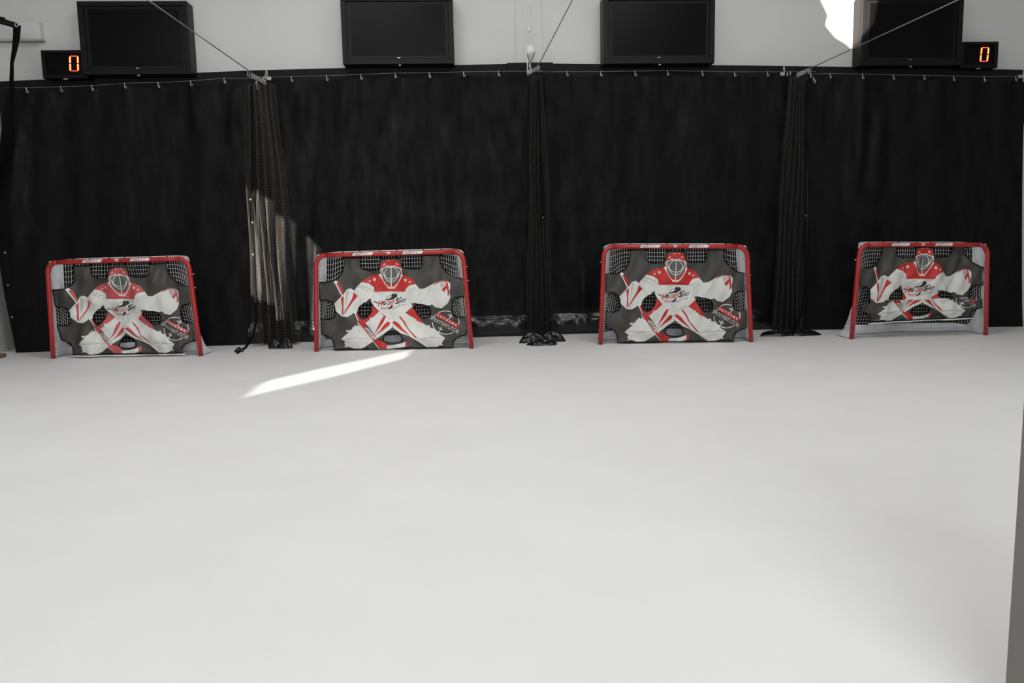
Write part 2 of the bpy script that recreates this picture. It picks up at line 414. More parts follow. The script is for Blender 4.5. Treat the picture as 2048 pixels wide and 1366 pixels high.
# ------------------------------------------------------------ net dividers
def divider(label, top, botpx, YD, width, rings, strap, base, seed, chain2=None, cordm=None):
    """bunched divider net: hangs from top pixel, reaches the floor at botpx"""
    rnd = random.Random(seed); cordm = cordm or darkcord
    T = at(top[0], top[1], YD); B = onfloor(*botpx); B.y = YD
    root = thing('divider_net', label, 'net', (B.x, YD, 0), 'bunched divider nets between the lanes')
    P = lambda o: child_fix(o, root)
    wt, wb = width
    ph = [rnd.uniform(0, 6) for _ in range(6)]
    def S(u, v):      # v 0 floor .. 1 top
        s = u-.5
        wv = lerp(wb, wt, v**1.5)
        x = lerp(B.x, T.x, v) + s*wv + .012*math.sin(v*9+ph[0]+s*5)
        y = YD + .06*math.sin(u*math.pi*11+ph[1]+.7*math.sin(v*3+ph[2]))*(1-.4*v) + .02*math.sin(u*41+v*6)
        return V((x, y, .02+v*(T.z-.02)))
    b = MB(); nu = int(58); nv = int(T.z/.042)
    for i in range(nu+1):
        b.tube([S(i/nu, j/nv) for j in range(nv+1)], .0022, cordm, n=3, caps=False)
    for j in range(nv+1):
        b.tube([S(i/nu, j/nv) for i in range(nu+1)], .0022, cordm, n=3, caps=False)
    P(b.build('netting'))
    # gathered black core of the bundle
    b = MB()
    def C(u, v):
        a = 2*math.pi*u; wv = lerp(.6, .34, v)*lerp(wb, wt, v)*.55
        r = 1+.16*math.sin(a*5+v*4+ph[3])+.08*math.sin(a*9+ph[4])
        return V((lerp(B.x, T.x, v)+math.cos(a)*wv*r, YD+.13+math.sin(a)*.04*r, .02+v*(T.z-.06)))
    b.grid(C, 48, 30, strap_m); P(b.build('gathered_skirt', smooth=True))
    # strap along the net edge
    b = MB(); b.tube([at(x, y, YD-.22) if y < 680 else onfloor(x, y, .015) for i, (x, y) in enumerate(strap)], .017, strap_m, n=6, flat=.3, flatdir=(0, 1, 0)); P(b.build('edge_strap', smooth=True))
    for x, y in chain2 or []:
        q = MB(); q.torus(at(x, y, YD-.245), .009, .0035, (0, 1, 0), brass, n=8, k=4); P(q.build('grommet', smooth=True))
    # crumpled foot on the floor
    b = MB()
    for k, (x, y, rx, rz) in enumerate(base):
        c = onfloor(x, y)
        def D(u, v, c=c, rx=rx, rz=rz, k=k):
            a = 2*math.pi*u; th = v*math.pi*.5
            r = 1+.10*math.sin(a*5+k*2+seed)+.06*math.sin(a*11+k)
            return V((c.x+math.cos(a)*math.cos(th)*rx*r, c.y+math.sin(a)*math.cos(th)*rx*.45*r, .003+math.sin(th)*rz*(1+.25*math.sin(a*3+k))))
        b = MB(); b.grid(D, 36, 7, hemv); P(b.build('crumpled_foot', smooth=True))
    # snap rings bunched on the lane cable
    (x0, y0), (x1, y1), n, rr = rings
    for k in range(n):
        t = k/(n-1); c = at(lerp(x0, x1, t), lerp(y0, y1, t), YD-.35+.3*t)
        q = MB(); a = rnd.uniform(-.5, .5)
        pts_ = []
        for i in range(10):
            an = 2*math.pi*i/10; pts_.append(c+V((math.cos(an)*rr*.30*math.cos(a), math.cos(an)*rr*.30*math.sin(a)+.0, math.sin(an)*rr)))
        q.tube(pts_, .0034, steel, n=4, closed=True); P(q.build('snap_ring', smooth=True))
    return root
NL = onfloor(500, 690)
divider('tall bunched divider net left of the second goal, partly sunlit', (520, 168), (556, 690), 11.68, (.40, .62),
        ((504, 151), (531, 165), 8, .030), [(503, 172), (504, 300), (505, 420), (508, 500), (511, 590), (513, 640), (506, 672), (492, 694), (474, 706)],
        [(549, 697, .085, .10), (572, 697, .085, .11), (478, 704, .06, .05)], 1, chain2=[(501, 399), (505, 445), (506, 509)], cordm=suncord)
divider('tall bunched divider net at the middle, hanging below the white pulley', (1074, 150), (1082, 676), 11.74, (.17, .38),
        ((1056, 147), (1076, 135), 6, .028), [(1077, 160), (1079, 230), (1082, 320), (1086, 400), (1087, 440)],
        [(1066, 685, .19, .11), (1103, 683, .19, .11), (1085, 690, .2, .06)], 2, chain2=[(1086, 435)])
divider('tall bunched divider net left of the rightmost goal', (1596, 152), (1586, 668), 11.62, (.26, .46),
        ((1595, 150), (1617, 140), 7, .030), [(1614, 160), (1611, 260), (1611, 430), (1610, 560), (1604, 625), (1590, 655), (1572, 674), (1548, 679)],
        [(1556, 671, .26, .06), (1604, 670, .26, .06)], 3, chain2=[(1611, 431)])
# hardware where the lane cables meet the wall
def anchor(label, c, extra, Y):
    root = thing('cable_anchor', label, 'hardware', at(c[0], c[1], Y), 'steel cable anchors')
    P = lambda o: child_fix(o, root)
    b = MB(); p = at(c[0], c[1], Y); b.box((p.x-.03, p.y-.01, p.z-.022), (p.x+.03, p.y+.01, p.z+.022), tag_m); P(b.build('plate', bevel=.003))
    for k, (x, y) in enumerate(extra):
        q = MB(); p = at(x, y, Y-.02)
        q.tube([p+V((.012*math.cos(a)*(1 if k % 2 else .5), .010*math.cos(a), .024*math.sin(a))) for a in [i*math.pi/4 for i in range(8)]], .006, steel, n=5, closed=True); P(q.build('chain_link', smooth=True))
anchor('small steel plate and chain at the top of the left net bundle', (538, 157), [(533, 143), (533, 149), (531, 154), (528, 158), (513, 166), (515, 174)], 11.75)
anchor('small steel chain and hook hanging beside the white pulley', (1058, 143), [(1060, 128), (1060, 132), (1061, 137), (1062, 141)], 11.8)
anchor('small steel plate and chain at the top of the right net bundle', (1565, 148), [(1568, 132), (1568, 137), (1569, 142), (1575, 149), (1581, 147), (1622, 152), (1627, 158), (1630, 163)], 11.7)
anchor('pale steel plate at the right edge of the curtains', (2041, 153), [(2047, 143), (2047, 149), (2047, 155), (2047, 160)], 11.38)
# lane cables
def cablething(label, p0, p1, Y0, ext):
    A = at(p0[0], p0[1], Y0)
    # the cable rises gently towards the camera: depth at the second pixel chosen so it stays near level
    d = ray(*p1); t = (A.z+.02-CAMH)/d.z if abs(d.z) > 1 else 1
    B = CAMP+d*t
    C = B+(B-A)*ext
    b = MB(); b.tube([A, B, C], .006, cable_m, n=6)
    h = A+V((0, -.02, 0))
    b.tube([A+V((-.012, 0, 0)), A+V((-.012, 0, -.07)), A+V((.012, 0, -.085)), A+V((.014, 0, -.01))], .006, steel, n=5)
    o = b.build('lane_cable', smooth=True); recenter(o, A); tag(o, label, 'cable')
cablething('thin steel cable running up from the left net bundle past the left television', (497, 141), (293, -2), 11.4, .1)
cablething('thin steel cable rising from the middle net bundle beside the white pulley', (1077, 130), (1146, -2), 11.4, .1)
cablething('thin steel cable running up from the right net bundle across the right television', (1620, 137), (1920, -2), 11.3, .1)

# white pulley above the middle bundle
Yp = 11.9
root = thing('pulley', 'white pulley block on a rope at the top centre of the back wall', 'pulley', at(1060, 110, Yp))
P = lambda o: child_fix(o, root)
b = MB(); b.tube([at(1057, -4, Yp), at(1058, 40, Yp), at(1058, 62, Yp), at(1058, 84, Yp)], .010, pulley_m, n=6); P(b.build('rope', smooth=True))
b = MB(); b.tube([at(1058, 52, Yp-.01), at(1058, 64, Yp-.01)], .02, pulley_m, n=8); P(b.build('rope_knot', smooth=True))
b = MB(); c = at(1060, 87, Yp); b.torus(c, .035, .013, (0.5, 1, 0), pulley_m, n=14, k=6); P(b.build('swivel_ring', smooth=True))
c = at(1060, 100, Yp); b = MB()
b.tube([c+V((0, -.035, 0)), c+V((0, -.03, 0)), c+V((0, .03, 0)), c+V((0, .035, 0))], [.05, .066, .066, .05], pulley_m, n=18, flatdir=(1, 0, 0)); P(b.build('sheave_case', smooth=False, bevel=.006))
b = MB(); b.torus(c+V((0, -.036, 0)), .045, .008, (0, 1, 0), pulley_m, n=16, k=5); P(b.build('sheave_rim', smooth=True))
b = MB(); b.tube([at(1061, 104, Yp), at(1061, 112, Yp), at(1061, 119, Yp), at(1060, 126, Yp)], [.062, .052, .03, .012], tag_m, n=12, flat=.6, flatdir=(0, 1, 0)); P(b.build('cleat', smooth=True))
b = MB(); b.tube([at(1052, 100, Yp-.03), at(1053, 112, Yp-.04), at(1055, 128, Yp-.05), at(1055, 144, Yp-.05)], .009, pulley_m, n=6); P(b.build('hanging_rope', smooth=True))

# small brown wood block at the left wall base
p = onfloor(2, 716); b = MB(); b.box((p.x-.35, p.y-.05, 0), (p.x+.02, p.y+.1, .05), wood); o = b.build('wood_block', bevel=.004); recenter(o, (p.x, p.y, 0))
tag(o, 'small brown wood block on the floor at the left edge', 'block')

# ------------------------------------------------------------ banner artwork, in sheet pixels of the second goal
TLq, TRq, BRq, BLq = (174, 161), (1762, 122), (1850, 1172), (178, 1215)
def solve_h(src):
    # homography sending the four corners to the unit square (s -1..1, t 1..0)
    dst = [(-1, 1), (1, 1), (1, 0), (-1, 0)]; A = []; B = []
    for (x, y), (u, v) in zip(src, dst):
        A.append([x, y, 1, 0, 0, 0, -u*x, -u*y]); B.append(u)
        A.append([0, 0, 0, x, y, 1, -v*x, -v*y]); B.append(v)
    n = 8
    for i in range(n):
        p = max(range(i, n), key=lambda r: abs(A[r][i])); A[i], A[p] = A[p], A[i]; B[i], B[p] = B[p], B[i]
        for r in range(n):
            if r != i:
                f = A[r][i]/A[i][i]
                for c in range(i, n): A[r][c] -= f*A[i][c]
                B[r] -= f*B[i]
    return [B[i]/A[i][i] for i in range(n)]
Hm = solve_h([TLq, TRq, BRq, BLq])
def st(x, y):
    d = Hm[6]*x+Hm[7]*y+1; return ((Hm[0]*x+Hm[1]*y+Hm[2])/d, (Hm[3]*x+Hm[4]*y+Hm[5])/d)
def arc(cx, cy, rx, ry, a0, a1, n): return [(cx+rx*math.cos(R(a0+(a1-a0)*i/n)), cy+ry*math.sin(R(a0+(a1-a0)*i/n))) for i in range(n+1)]
def smoothp(p, k=1):
    """round a closed polygon's corners (Chaikin)"""
    for _ in range(k):
        q = []
        for i in range(len(p)):
            a, c = p[i], p[(i+1) % len(p)]
            q += [(a[0]*.78+c[0]*.22, a[1]*.78+c[1]*.22), (a[0]*.22+c[0]*.78, a[1]*.22+c[1]*.78)]
        p = q
    return p
def stroke(pts, w, taper=False):
    L_, R_ = [], []
    for i, p in enumerate(pts):
        a = pts[max(0, i-1)]; c = pts[min(len(pts)-1, i+1)]
        dx, dy = c[0]-a[0], c[1]-a[1]; l = math.hypot(dx, dy) or 1
        L_.append((p[0]-dy/l*w/2, p[1]+dx/l*w/2)); R_.append((p[0]+dy/l*w/2, p[1]-dx/l*w/2))
    return L_+R_[::-1]
def star(cx, cy, r): return [(cx+(r if i % 2 == 0 else r*.42)*math.sin(math.pi*i/5), cy-(r if i % 2 == 0 else r*.42)*math.cos(math.pi*i/5)) for i in range(10)]
HOLES = [[(760,650),(778,690),(774,745),(752,795),(712,828),(672,830),(640,805),(622,765),(628,725),(655,692),(700,668)],
         [(1232,700),(1262,678),(1325,680),(1382,700),(1410,742),(1406,792),(1378,826),(1335,832),(1292,812),(1262,772),(1236,735)],
         [(903,1050),(918,1012),(955,985),(1005,978),(1052,990),(1085,1022),(1102,1065),(1098,1095),(1060,1110),(985,1116),(925,1104),(903,1085)]]
HOLES = [smoothp(h) for h in HOLES]
OUT = [(470,186),(472,260),(458,330),(425,385),(370,425),(300,438),(207,441),
       (216,636),(300,638),(348,658),(372,700),(380,770),(362,828),(310,850),(226,846),
       (232,1022),(285,1035),(332,1062),(356,1100),(366,1140),(370,1192),
       (1652,1162),(1654,1102),(1680,1060),(1740,1030),(1802,1008),
       (1792,812),(1695,816),(1648,790),(1640,720),(1642,642),(1664,612),(1722,600),(1782,602),
       (1770,405),(1690,395),(1605,352),(1548,302),(1516,250),(1508,160),
       (1335,166),(1318,190),(1320,265),(1292,298),(1200,302),(1130,296),(1100,275),(1092,192),
       (868,196),(860,285),(838,315),(740,322),(680,306),(650,278),(646,184)]
GREY, WHITE, RED, SHADE, BLACK, FACE = range(6)
ART = []
def L(m, p, k=0): ART.append((m, smoothp(p, k) if k else p))
# dark hems round the interior holes
for h in HOLES:
    cx = sum(p[0] for p in h)/len(h); cy = sum(p[1] for p in h)/len(h)
    L(BLACK, [(cx+(x-cx)*1.12, cy+(y-cy)*1.12) for x, y in h])
# stick
L(WHITE, [(362,432),(386,414),(412,440),(384,464)])
L(WHITE, [(384,462),(402,452),(470,575),(452,585)])
L(RED, [(396,457),(424,446),(480,560),(462,575)])
# left (viewer) trousers and upper paddle
L(RED, [(775,700),(855,755),(810,812),(760,832),(712,885),(700,920),(690,945),(655,925),(618,872),(655,858),(705,848),(745,808),(768,765)])
L(WHITE, [(588,782),(602,776),(640,858),(628,866)])
L(RED, [(598,778),(614,772),(668,862),(636,862)])
L(RED, [(1207,708),(1240,745),(1262,785),(1296,830),(1332,890),(1280,870),(1215,828),(1135,770)])
# legs
L(WHITE, [(855,755),(960,735),(1005,850),(992,940),(905,1008),(832,1062),(790,1002),(708,888),(742,852),(758,838),(756,824),(776,828),(800,812)])
L(WHITE, [(625,905),(610,930),(608,912),(592,910),(588,930),(566,932),(576,948),(560,942),(566,958),(545,962),(530,975),(514,966),(498,968),(500,986),(530,992),(500,1015),(478,1035),(442,1070),(486,1100),(474,1125),(490,1150),(466,1166),(520,1160),(560,1172),(592,1190),(648,1188),(700,1160),(830,1066),(760,1060),(690,960)])
L(WHITE, [(985,880),(1000,850),(1080,760),(1135,770),(1200,815),(1226,822),(1218,836),(1252,842),(1252,858),(1275,868),(1330,890),(1372,918),(1384,906),(1400,912),(1398,932),(1436,945),(1446,938),(1452,962),(1482,975),(1496,990),(1500,1010),(1566,1052),(1540,1092),(1530,1108),(1540,1140),(1512,1132),(1488,1152),(1440,1168),(1370,1168),(1250,1080),(1170,1030),(1090,1000),(1005,940)])
L(SHADE, stroke([(445,1070),(560,1062),(700,1062),(820,1072)], 6)); L(SHADE, stroke([(1270,1070),(1400,1050),(1560,1050)], 6))
# body
L(WHITE, [(790,540),(1140,536),(1165,600),(1192,650),(1216,700),(1180,732),(1135,772),(1090,800),(1000,860),(900,812),(855,757),(800,700),(770,652),(764,612),(790,560)])
L(RED, [(664,440),(720,395),(790,368),(860,360),(985,470),(1098,362),(1160,374),(1210,402),(1252,462),(1182,480),(1142,520),(1132,542),(970,540),(800,546),(800,495),(760,470),(690,446)])
# arms
L(WHITE, [(664,440),(735,452),(795,492),(801,545),(792,602),(762,614),(736,626),(718,656),(686,660),(672,692),(640,735),(608,775),(596,792),(575,774),(560,790),(512,820),(452,812),(382,752),(360,680),(470,572),(500,522),(540,507),(584,530),(604,500)], 0)
L(SHADE, stroke([(640,472),(700,485),(760,515),(790,545)], 7)); L(SHADE, stroke([(622,492),(690,515),(745,550)], 6))
L(SHADE, stroke([(585,540),(640,600),(668,660)], 4))
L(RED, [(443,612),(476,590),(470,660),(468,796),(452,790),(455,700)])
L(RED, [(578,552),(626,590),(575,648),(530,710),(470,796),(478,766),(540,660),(566,610)])
L(SHADE, [(500,535),(520,525),(505,640),(490,720)])
L(WHITE, [(1180,474),(1250,461),(1292,512),(1342,508),(1440,456),(1500,430),(1582,424),(1622,455),(1623,500),(1612,540),(1622,600),(1600,660),(1530,720),(1462,712),(1422,680),(1395,692),(1330,688),(1240,660),(1212,668),(1190,650),(1150,600),(1134,542),(1145,510)])
L(SHADE, stroke([(1160,560),(1200,520),(1260,500)], 6)); L(SHADE, stroke([(1180,575),(1220,540),(1280,525)], 5))
L(SHADE, stroke([(1400,490),(1385,560),(1345,620),(1290,655)], 5))
L(RED, [(1444,466),(1482,436),(1582,423),(1592,440),(1540,438),(1490,445),(1450,470)])
L(SHADE, [(1514,446),(1572,448),(1552,486),(1528,510),(1516,480)])
L(RED, [(1530,520),(1556,490),(1578,470),(1572,445),(1592,440),(1606,500),(1612,570),(1594,592),(1592,540),(1582,505),(1556,548)])
# pad stripes
L(RED, [(903,808),(924,810),(898,880),(850,950),(800,1012),(840,930),(872,850)])
L(RED, [(942,870),(972,884),(962,915),(905,960),(808,1030),(868,965),(908,905)])
L(RED, [(988,882),(1020,862),(1065,892),(1110,948),(1190,1034),(1090,965)])
L(RED, [(1062,812),(1086,815),(1130,870),(1170,955),(1225,1015),(1272,1064),(1238,1052),(1165,965),(1115,880)])
# stick paddle, label and blade
L(WHITE, stroke([(622,878),(690,965),(760,1065),(866,1186)], 9))
L(RED, [(625,874),(712,925),(815,1050),(836,1078),(900,1095),(942,1130),(936,1186),(872,1186),(770,1064),(698,962)])
L(WHITE, [(700,938),(732,943),(752,968),(828,1062),(815,1076),(775,1060),(745,1020),(706,962)])
L(WHITE, [(942,1142),(1020,1136),(1090,1118),(1160,1090),(1155,1150),(1085,1170),(934,1186)])
L(RED, [(1136,1100),(1163,1090),(1158,1148),(1130,1156)])
# head
L(WHITE, [(850,362),(870,352),(900,400),(955,495),(985,502),(1016,495),(1050,450),(1084,378),(1104,354),(1110,372),(1040,480),(1010,510),(955,510),(905,440)])
L(RED, [(872,330),(880,400),(915,465),(958,494),(1012,494),(1050,455),(1088,395),(1096,310),(1030,290),(940,290)])
L(FACE, [(905,430),(938,458),(985,464),(1030,455),(1062,415),(1082,360),(1086,305),(985,276),(884,302),(890,370)], 1)
L(RED, [(868,296),(872,268),(884,246),(904,222),(938,206),(985,202),(1030,206),(1062,224),(1084,256),(1095,290),(1092,316),(1034,278),(930,278),(874,316)])
for q in ([(898,262),(916,242),(924,250),(906,268)], [(1036,236),(1060,254),(1054,262),(1034,246)], [(945,214),(962,208),(966,214),(950,220)], [(1005,207),(1022,209),(1020,215),(1004,213)],
          [(932,262),(942,262),(942,280),(932,280)], [(1016,262),(1026,262),(1026,280),(1016,280)]): L(WHITE, q)
for p, w_ in (([(874,320),(886,398),(918,460),(956,494),(1014,494),(1052,455),(1086,395),(1098,330),(1088,292)], 8),
              ([(870,320),(884,300),(930,280),(985,275),(1032,280),(1090,302)], 10),
              ([(983,278),(984,495)], 9), ([(888,306),(905,370),(938,420),(984,440),(1028,420),(1062,370),(1084,308)], 7),
              ([(900,350),(930,392),(984,412),(1036,392),(1068,350)], 6)): L(WHITE, stroke(p, w_))
L(WHITE, stroke(arc(983, 352, 70, 70, 150, 390, 18), 6))
for q in ([(952,490),(962,490),(960,508),(950,506)], [(1008,490),(1018,490),(1020,506),(1010,508)]): L(WHITE, q)
for s in ((803,412,24),(750,430,15),(1138,418,24),(1185,438,15)): L(WHITE, star(*s))
# chest emblem
for p, w_ in ((arc(1000,650,78,72,190,250,8), 5), (arc(1005,655,80,66,20,110,8), 5)): L(BLACK, stroke(p, w_))
L(BLACK, [(908,642),(925,628),(962,616),(984,602),(982,582),(992,566),(1008,562),(1018,572),(1030,562),(1044,570),(1048,588),(1044,604),(1022,612),(1012,628),(960,634)])
L(BLACK, [(792,650),(800,643),(842,664),(838,674)]); L(BLACK, [(985,692),(1012,690),(980,730),(948,732)])
L(BLACK, [(1074,612),(1086,596),(1096,612),(1086,618)])
for q in ([(925,738),(905,712),(915,708)], [(925,740),(880,712),(890,706)], [(925,740),(935,700),(945,706)], [(928,742),(865,725),(872,718)], [(928,742),(960,710),(965,720)]): L(RED, q)
L(BLACK, arc(906, 668, 21, 22, 0, 350, 12)); L(SHADE, [(892,675),(914,655),(922,664),(902,682)])
# target roundel
for a0, a1 in ((205, 292), (-22, 12), (55, 128), (136, 182)): L(WHITE, stroke(arc(1572, 880, 142, 131, a0, a1, 12), 9))
L(RED, [(1490,765),(1722,905),(1700,938),(1690,945),(1460,802)])
for cx, cy in ((1622, 812), (1512, 958)):
    a = R(26)
    L(WHITE, stroke([(cx+34*math.sin(a), cy-34*math.cos(a)), (cx-34*math.sin(a), cy+34*math.cos(a))], 9))
    L(WHITE, stroke([(cx-28*math.cos(a), cy-10-28*math.sin(a)), (cx+28*math.cos(a), cy-10+28*math.sin(a))], 9))
# lettering: (string, origin px, angle, size px, shear, x scale, material, spacing)
TEXT = [('H', (842, 703), -7, 41, 62, .22, RED, 1, 1), ('CKEY', (932, 691), -7, 94, 44, .22, RED, 1.05, 1),
        ('S', (1026, 680), -6, 42, 66, .22, BLACK, 1, 1), ('HOT', (1068, 667), -6, 70, 41, .22, BLACK, 1, 1),
        ('.COM', (1088, 696), -6, 40, 11, .2, RED, 1, 1),
        ('EXTREME', (1478, 804), 29, 236, 24, 0, WHITE, 1.75, 1), ('SHOOTER', (1403, 838), 29.5, 190, 40, 0, WHITE, 1.0, 0), ('TUTOR', (1564, 930), 29.5, 156, 46, 0, WHITE, 1.0, 0),
        ('PACET', (706, 962), 52, 66, 20, 0, BLACK, 1, 1), ('IVE', (748, 1016), 52, 40, 20, 0, RED, 1, 1), ('+', (782, 1054), 52, 16, 18, 0, BLACK, 1, 1)]
def text_tris(body, bold=False, spacing=1.0, res=2):
    c = bpy.data.curves.new('t', 'FONT'); c.body = body; c.size = 1.0; c.resolution_u = res; c.space_character = spacing
    if bold: c.offset = .034
    o = bpy.data.objects.new('t', c); COL.objects.link(o); bpy.context.view_layer.update()
    dg = bpy.context.evaluated_depsgraph_get(); me = bpy.data.meshes.new_from_object(o.evaluated_get(dg))
    vs = [(v.co.x, v.co.y) for v in me.vertices]; fs = [tuple(p.vertices) for p in me.polygons]
    bpy.data.objects.remove(o); bpy.data.meshes.remove(me); return vs, fs
TT = []
for body, org, ang, wid_, hgt, sh, mt, sp, bold in TEXT:
    vs, fs = text_tris(body, bold, sp); a = R(ang); out = []
    x0, x1 = min(v[0] for v in vs), max(v[0] for v in vs); y0, y1 = min(v[1] for v in vs), max(v[1] for v in vs)
    for x, y in vs:
        Y = -(y-y0)/(y1-y0)*hgt; X = (x-x0)/(x1-x0)*wid_ - Y*sh
        out.append(st(org[0]+X*math.cos(a)-Y*math.sin(a), org[1]+X*math.sin(a)+Y*math.cos(a)))
    TT.append((out, fs, mt))
# triangulate the sheet once, all outlines as constraints
OUTs = [st(*p) for p in OUT]; HOLs = [[st(*p) for p in h] for h in HOLES]; ARTs = [(m_, [st(*p) for p in q]) for m_, q in ART]
P2, E2 = [], []
for poly in [OUTs]+HOLs+[q for _, q in ARTs]:
    i = len(P2); P2 += poly; E2 += [(i+k, i+(k+1) % len(poly)) for k in range(len(poly))]
for a in range(1, 62):
    for c in range(1, 40):
        s_, t_ = -1+2*(a+.5*(c % 2))/62, c/40
        if inside(OUTs, s_, t_): P2.append((s_, t_))
cv, ce, cf, *_ = delaunay_2d_cdt([V((p[0]*1.0, p[1]*1.25)) for p in P2], E2, [], 0, 1e-5)
SV = [(v.x, v.y/1.25) for v in cv]; SF = []
BBX = [(m_, q, min(p[0] for p in q), max(p[0] for p in q), min(p[1] for p in q), max(p[1] for p in q)) for m_, q in ARTs]
for f in cf:
    cx = sum(SV[i][0] for i in f)/3; cy = sum(SV[i][1] for i in f)/3
    if not inside(OUTs, cx, cy) or any(inside(h, cx, cy) for h in HOLs): continue
    mm = GREY
    for m_, q, x0, x1, y0, y1 in reversed(BBX):
        if x0 <= cx <= x1 and y0 <= cy <= y1 and inside(q, cx, cy): mm = m_; break
    SF.append((f, mm))

# ------------------------------------------------------------ goals
def goal(idx, A, B, C, D, glabel, blabel, mode='flat', lightwash=False):
    """A, B base of the posts, C, D the tops (pixels); mode says how the sheet hangs"""
    a, b_ = onfloor(*A), onfloor(*B); o0 = (a+b_)/2; ax = (b_-a).normalized(); ay = V((-ax.y, ax.x, 0))
    def loc(p): d = p-o0; return (d.dot(ax), d.dot(ay), d.z)
    def onplane(px):
        d = ray(*px); t = (o0-CAMP).dot(ay)/d.dot(ay); return loc(CAMP+d*t)
    wb = (b_-a).length/2; c_, d_ = onplane(C), onplane(D)
    def PL(s, t):      # point of the post plane, s -1..1, t 0..1
        x = lerp(lerp(-wb, wb, (s+1)/2), lerp(c_[0], d_[0], (s+1)/2), t); z = lerp(0, lerp(c_[2], d_[2], (s+1)/2), t)
        return x, z
    rot = math.atan2(ax.y, ax.x)
    root = thing('hockey_goal', glabel, 'hockey goal', o0, 'red hockey goals in front of the curtains'); root.rotation_euler = (0, 0, rot)
    PR = .031
    H = (c_[2]+d_[2])/2
    # red posts and crossbar
    bend = .13
    def frame_pts():
        pts_ = [(-1, 0), (-1, .3), (-1, .6)]
        k = bend/wb; kz = bend/H
        for i in range(8): an = math.pi/2*i/7; pts_.append((-1+k-k*math.cos(an), 1-kz+kz*math.sin(an)))
        for i in range(1, 8): pts_.append((lerp(-1+k, 1-k, i/8), 1))
        for i in range(8): an = math.pi/2*i/7; pts_.append((1-k+k*math.sin(an), 1-kz+kz*math.cos(an)))
        return pts_+[(1, .6), (1, .3), (1, 0)]
    fp = frame_pts(); W3 = lambda s, t, y=0: V((PL(s, t)[0], y, PL(s, t)[1]))
    def fit(p, lo): return p if p.z > lo else V((p.x, p.y, lo))
    n3 = 3; allp = [W3(s, t) for s, t in fp]
    q = MB(); q.tube(allp[:11], PR, red_paint, n=12); q.build('post', root, smooth=True)
    q = MB(); q.tube(allp[10:19], PR, red_paint, n=12); q.build('crossbar', root, smooth=True)
    q = MB(); q.tube(allp[18:], PR, red_paint, n=12); q.build('post', root, smooth=True)
    # base and top frames
    def smooth_curve(ctrl, n):
        out = []
        m_ = len(ctrl)
        for i in range(m_-1):
            p0, p1, p2, p3 = ctrl[max(i-1, 0)], ctrl[i], ctrl[i+1], ctrl[min(i+2, m_-1)]
            for k in range(n):
                t = k/n
                out.append(tuple(.5*((2*p1[j])+(-p0[j]+p2[j])*t+(2*p0[j]-5*p1[j]+4*p2[j]-p3[j])*t*t+(-p0[j]+3*p1[j]-3*p2[j]+p3[j])*t**3) for j in range(2)))
        return out+[tuple(ctrl[-1])]
    dep = .60
    base_c = smooth_curve([(-wb, 0), (-wb-.02, .2), (-wb, .37), (-wb+.16, .46), (-.55, .45), (-.22, .52), (0, dep), (.22, .52), (.55, .45), (wb-.16, .46), (wb-.02, .37), (wb, .2), (wb, 0)], 8)
    tw = (d_[0]-c_[0])/2; tx = (d_[0]+c_[0])/2
    top_c = smooth_curve([(tx-tw+.03, 0), (tx-tw+.06, .12), (tx-tw+.14, .26), (tx-tw+.30, .36), (tx-tw+.5, .39), (tx-.3, .40), (tx, .39), (tx+.3, .40), (tx+tw-.5, .39), (tx+tw-.30, .36), (tx+tw-.14, .26), (tx+tw-.06, .12), (tx+tw-.03, 0)], 8)
    def resample(c, n):
        d = [0]
        for i in range(1, len(c)): d.append(d[-1]+math.dist(c[i], c[i-1]))
        out = []; j = 0
        for k in range(n+1):
            tt = d[-1]*k/n
            while j < len(d)-2 and d[j+1] < tt: j += 1
            f = (tt-d[j])/max(1e-9, d[j+1]-d[j]); out.append((lerp(c[j][0], c[j+1][0], f), lerp(c[j][1], c[j+1][1], f)))
        return out, d[-1]
    NU = 64; NV = 26
    bc, bl = resample(base_c, NU); tc, tl_ = resample(top_c, NU)
    ztop = lambda x: lerp(c_[2], d_[2], (x-c_[0])/(d_[0]-c_[0]))-.005
    def S(i, v):     # i index 0..NU (float), v 0..1
        i = max(0, min(NU, i)); k = min(NU-1, int(i)); f = i-k
        p = (lerp(bc[k][0], bc[k+1][0], f), lerp(bc[k][1], bc[k+1][1], f)); q_ = (lerp(tc[k][0], tc[k+1][0], f), lerp(tc[k][1], tc[k+1][1], f))
        x = lerp(p[0], q_[0], v**.5); y = lerp(p[1], q_[1], v**.6)
        if i < NU*.02 or i > NU*.98:
            pass
        bulge = math.sin(math.pi*v)*.05; u = i/NU
        sag = math.sin(math.pi*u)
        y += bulge*math.sin(u*math.pi*5+idx)*sag*.8 - .04*math.sin(math.pi*v)*sag
        x += bulge*.5*math.sin(u*9+v*3+idx)*sag
        # the side edges follow the posts
        e = min(u, 1-u)
        if e < .06:
            wgt = 1-e/.06; s_ = -1 if u < .5 else 1; px, pz = PL(s_, v); x = lerp(x, px, wgt)
            if e < 1e-6: y = .03
        z = lerp(.03, ztop(q_[0])+.021*min(1, q_[1]/.34), v) - .20*math.exp(-((e-.12)/.07)**2)*math.sin(math.pi*min(1, v*1.02))**.8*v**.5 - .03*math.sin(math.pi*v)*math.sin(u*math.pi)**2
        z = max(z, .03)
        return V((x, y, z))
    q = MB()
    for i in range(0, NU+1): q.tube([S(i, j/NV) for j in range(NV+1)], .003, cord, n=3, caps=False)
    for j in range(1, NV+1): q.tube([S(i, j/NV) for i in range(NU+1)], .003, cord, n=3, caps=False)
